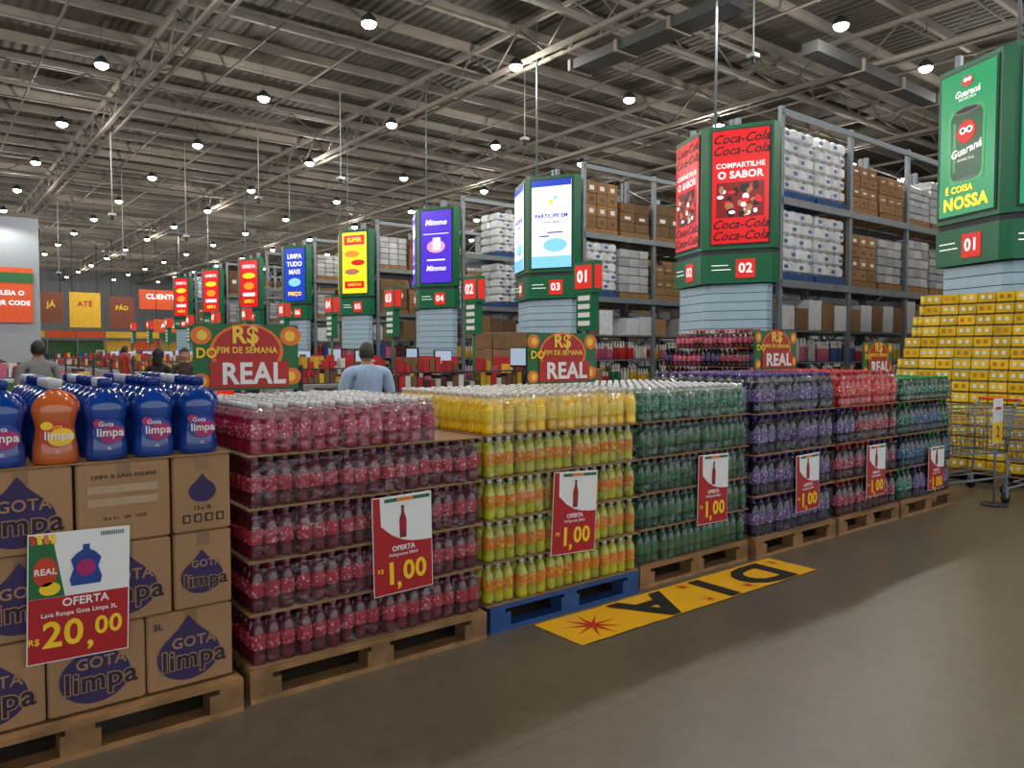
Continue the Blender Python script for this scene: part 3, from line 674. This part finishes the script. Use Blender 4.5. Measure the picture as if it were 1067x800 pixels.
for r in range(8):
    for q in range(7):
        y=15+r*3.6; x=-6+q*1.25
        if x>4.2: continue
        b.add(box(x,y,0,x+1.2,y+.9,.8,random.choice([CTR,STEEL,CTR])))
        for u in range(6):
            for w in range(3): 
                if random.random()<.85: b.add(box(x+u*.2+.01,y+w*.28,.8,x+u*.2+.18,y+w*.28+.24,.8+random.uniform(.1,.5),random.choice(cols)))
b.build('promo_gondolas')
b=MB()
for k in range(7): 
    y=20+k*6.2
    b.add(box(9.8,y,0,10.6,y+1.6,1.3,random.choice([cols[0],cols[1]])))
    for q in range(8): b.add(box(9.8+random.random()*.3,y+q*.2,1.3,10.5,y+q*.2+.17,1.3+random.uniform(.1,.35),random.choice(cols)))
b.build('aisle_promo_islands')
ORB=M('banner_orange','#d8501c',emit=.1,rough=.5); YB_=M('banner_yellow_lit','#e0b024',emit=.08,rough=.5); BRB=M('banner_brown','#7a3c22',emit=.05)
b=MB(); random.seed(8)
for k in range(9):
    x=6.2+k*2.0
    b.add(box(x,66,0,x+1.9,67,1.0,CTR),box(x,67.5,0,x+1.9,68,2.4,random.choice([cols[2],cols[4],ORB,cols[0]])),box(x,66.9,2.6,x+1.9,67,3.1,random.choice([ORB,ORB,YB_,GREEND])))
    b.add(box(x,66.9,1.0,x+.08,67,2.6,STEEL))
    for q in range(9): b.add(box(x+q*.2,66.1,1.0,x+q*.2+.17,66.6,1.0+random.uniform(.1,.5),random.choice(cols)))
b.build('service_counters')
def banner(x,y,z0,z1,w,bg,lines,name='hanging_banner'):
    e=empty(name,None,(x,y,(z0+z1)/2)); b=MB(); h=(z1-z0)/2
    b.add(rect(-w/2,-h,w/2,h,0,bg,.03)); 
    if name=='hanging_banner':
        b.add(tube((-w*.4,.02,h),(-w*.4,.02,9.45-(z0+z1)/2),.02,DSTEEL),tube((w*.4,.02,h),(w*.4,.02,9.45-(z0+z1)/2),.02,DSTEEL))
    b.build('sheet',e)
    for s,sz,zz,m in lines: txt(s,sz,0,zz,-.035,m,e,bold=.03)
banner(4.2,45.9,3.0,5.75,1.75,ORB,[('VENDE-SE',.28,.75,NWH),('LEIA O',.32,.1,NWH),('QR CODE',.32,-.4,NWH)],'wall_sign')
b=MB(); b.add(box(3.3,45.84,5.0,5.1,45.865,5.5,GREEND)); b.build('wall_sign_header')
banner(14.6,60,4.6,6.0,2.9,ORB,[('CLIENTE',.5,.2,NWH)])
banner(9.7,60,3.2,5.6,1.9,YB_,[('ATÉ',.5,.4,RED)])
banner(12.0,60,3.2,5.4,1.6,BRB,[('PÃO',.4,.3,YEL)])
banner(7.4,58,3.4,5.4,1.4,BRB,[('JÁ',.5,.2,YEL)])
banner(14.6,58,2.9,3.8,2.0,ORB,[('AQUI',.4,0,NWH)])
# ------------------------------------------------------------------ people
def skinmesh(V,E,R):
    me=bpy.data.meshes.new('tmp'); me.from_pydata(V,E,[]); o=bpy.data.objects.new('tmp',me); sc.collection.objects.link(o)
    md=o.modifiers.new('s','SKIN'); 
    sv=me.skin_vertices[0].data
    for i,r in enumerate(R): sv[i].radius=(r[0],r[1]) if isinstance(r,tuple) else (r,r); sv[i].use_root=(i==0)
    o.modifiers.new('d','SUBSURF').levels=2
    dg=bpy.context.evaluated_depsgraph_get(); ev=o.evaluated_get(dg); m2=ev.to_mesh()
    v=np.array([x.co[:] for x in m2.vertices]); f=[tuple(p.vertices) for p in m2.polygons]
    ev.to_mesh_clear(); bpy.data.objects.remove(o); return v,f
def person(x,y,yaw,H,shirt,pants,hair,skin,long_hair=False,pose='down',female=False,wide=1.0):
    s=H/1.72; SK=M('skin_'+skin,skin,rough=.5,var=.05); SHm=M('shirt_'+shirt,shirt,rough=.8,var=.08,scale=14,bump=.3); PT=M('trousers_'+pants,pants,rough=.85,bump=.2); HR=M('hair_'+hair,hair,rough=.6,var=.3,scale=60); SHO=M('shoe_dark','#1c1a1a',rough=.5)
    k=(.9 if female else 1)*wide
    V=[(0,0,.95),(0,.0,1.09),(0,.01,1.28),(0,.01,1.41),(0,.01,1.475),(0,-.005,1.56)]
    R=[(.15,.115),(.135*k,.105),(.16*k,.12),(.1*k,.09),(.062,.062),(.052,.055)]
    E=[(0,1),(1,2),(2,3),(3,4),(4,5)]
    hands=[]
    for sd in (-1,1):
        b0=len(V)
        if pose=='down': arm=[(sd*.175*k,.01,1.40),(sd*.225*k,.03,1.12),(sd*.235*k,-.05,.87)]
        elif pose=='forward': arm=[(sd*.175*k,.01,1.40),(sd*.23*k,.0,1.13),(sd*.17*k,-.24,1.08)]
        else: arm=[(sd*.175*k,.01,1.40),(sd*.24*k,-.02,1.13),(sd*.12*k,-.2,1.22)]
        V+=arm; R+=[.062*k,.045*k,.03]; E+=[(3,b0),(b0,b0+1),(b0+1,b0+2)]; hands.append((sd,Vector(arm[2]),(Vector(arm[2])-Vector(arm[1])).normalized()))
        b1=len(V); st=.0 if pose=='down' else sd*.06
        V+=[(sd*.09,0,.88),(sd*.1,-.015+st*.5,.5),(sd*.105,.02+st,.09),(sd*.115,-.13+st,.045)]; R+=[(.085,.09),.06,.045,(.042,.035)]; E+=[(0,b1),(b1,b1+1),(b1+1,b1+2),(b1+2,b1+3)]
    v,f=skinmesh(V,E,R)
    ms=[]
    for fc in f:
        c=v[list(fc)].mean(0); a=abs(c[0])
        if c[2]<.1: m=SHO
        elif c[2]>1.49: m=SK
        elif a>.17*k and c[2]<1.18 or (pose!='down' and c[1]<-.1 and c[2]>1.0): m=SK
        elif c[2]<.97 and a<.2: m=PT
        elif a>=.2*k and c[2]<1.0: m=SK
        else: m=SHm
        ms.append(m)
    b=MB(); b.add(T(v,f,ms,True))
    b.add(lathe([(.165*k,.9,SHm),(.16*k,.95,SHm),(.15*k,1.02,SHm)],20,1,.8,caps=False))
    for sd,w,d in hands:
        q=d.to_track_quat('Z','X').to_matrix().to_4x4(); hm=MB()
        hm.add(sph(0,0,.045,.018,.04,.055,SK,10,8))
        for i,(o,l) in enumerate(((-.028,.065),(-.01,.075),(.009,.07),(.027,.055))):
            hm.add(tube((0,o,.085),(-.008*1,o*1.05,.085+l*.5),.0085,SK,7,.0078),sph(-.008,o*1.05,.085+l*.5,.008,.008,.008,SK,7,5),tube((-.008,o*1.05,.085+l*.5),(-.028,o*1.05,.085+l*.92),.0078,SK,7,.006),sph(-.028,o*1.05,.085+l*.92,.0062,.0062,.0062,SK,7,5))
        hm.add(tube((0,-.03*sd,.025),(-.012,-.058*sd,.06),.011,SK,7,.009),tube((-.012,-.058*sd,.06),(-.02,-.06*sd,.092),.009,SK,7,.007),sph(-.02,-.06*sd,.092,.0072,.0072,.0072,SK,7,5))
        b.add(xf(join(hm.t),Matrix.Translation(w)@q))
    hv=sph(0,0,0,1,1,1,SK,24,18); P=hv[0].copy(); zz=P[:,2]; jaw=np.clip(-zz,0,1)
    P[:,0]*=.076*(1-.3*jaw**1.5); P[:,1]*=.096*(1-.12*jaw); P[:,1]-=.012*jaw; P[:,2]*=.118
    fr=(P[:,1]<-.05)&(abs(P[:,2]-.01)<.02); P[fr,1]+=.005
    head=[(P,)+hv[1:]]
    head+= [sph(0,-.098,-.015,.012,.018,.022,SK),sph(0,-.1,-.025,.017,.012,.01,SK),sph(0,-.086,-.055,.024,.008,.007,M('lips','#8a4a44')),sph(-.077,.005,-.005,.01,.02,.03,SK),sph(.077,.005,-.005,.01,.02,.03,SK)]
    for sd in (-1,1): head+=[sph(sd*.03,-.086,.006,.014,.008,.008,WHITE),sph(sd*.03,-.093,.006,.006,.004,.006,BLACK),sph(sd*.031,-.09,.026,.018,.006,.004,HR)]
    hh=sph(0,.008,.012,.084,.102,.119,HR,24,18); hvv,lo,S,ma,sm=hh
    st=0; fs=[]
    for n_ in S:
        ids=lo[st:st+n_]; st+=n_; c=hvv[ids].mean(0)
        if (c[2]>.06) or (c[1]>.0 and c[2]>-.04) or (c[1]>-.05 and c[2]>.03): fs.append(tuple(ids))
    head.append(T(hvv,fs,HR,True))
    if long_hair: head+=[sph(0,.06,-.08,.075,.05,.13,HR,16,12)]
    b.add(mv(join(head),0,-.005,1.605))
    sc_=Matrix.Scale(s,4); b.t=[xf(join(b.t),sc_)]
    return b.build('woman' if female else 'man',None,(x,y,0),yaw)
person(3.74,7.2,3.0,1.635,'#a8c0e0','#2a3040','#3a342e','#b0805f',pose='forward',wide=1.25)
person(1.3,11.4,3.3,1.68,'#77777a','#23262c','#1c1815','#8a6248',wide=1.1)
person(2.85,11.9,2.6,1.60,'#1c1c20','#1c1c22','#15110f','#a0745a',long_hair=True,female=True)
person(3.4,12.6,-.3,1.60,'#3a2c2c','#22262c','#181412','#b08468',pose='forward',female=True,long_hair=True)
person(9.3,15.6,.2,1.66,'#8a7c6c','#1a1c20','#15110f','#9a6e54',pose='forward')
person(4.9,13.9,.4,1.7,'#b8b4ac','#2c3440','#1c1815','#8a6248'); person(4.9,24.2,2.0,1.7,'#a03028','#2c3440','#1c1815','#8a6248'); person(.3,13.6,.4,1.64,'#c8c4bc','#2c3440','#1c1815','#8a6248')
# ------------------------------------------------------------------ world + camera
w=bpy.data.worlds.new('World'); sc.world=w; w.use_nodes=True
bg=w.node_tree.nodes['Background']; bg.inputs[0].default_value=(.9,.95,1,1); bg.inputs[1].default_value=1.2
cam=bpy.data.cameras.new('camera'); co=bpy.data.objects.new('camera',cam); sc.collection.objects.link(co)
cam.lens=27; cam.sensor_width=36; cam.clip_end=300
co.location=(0,0,1.55); co.rotation_euler=(math.radians(90-2.43),0,-math.radians(38.17)); sc.camera=co
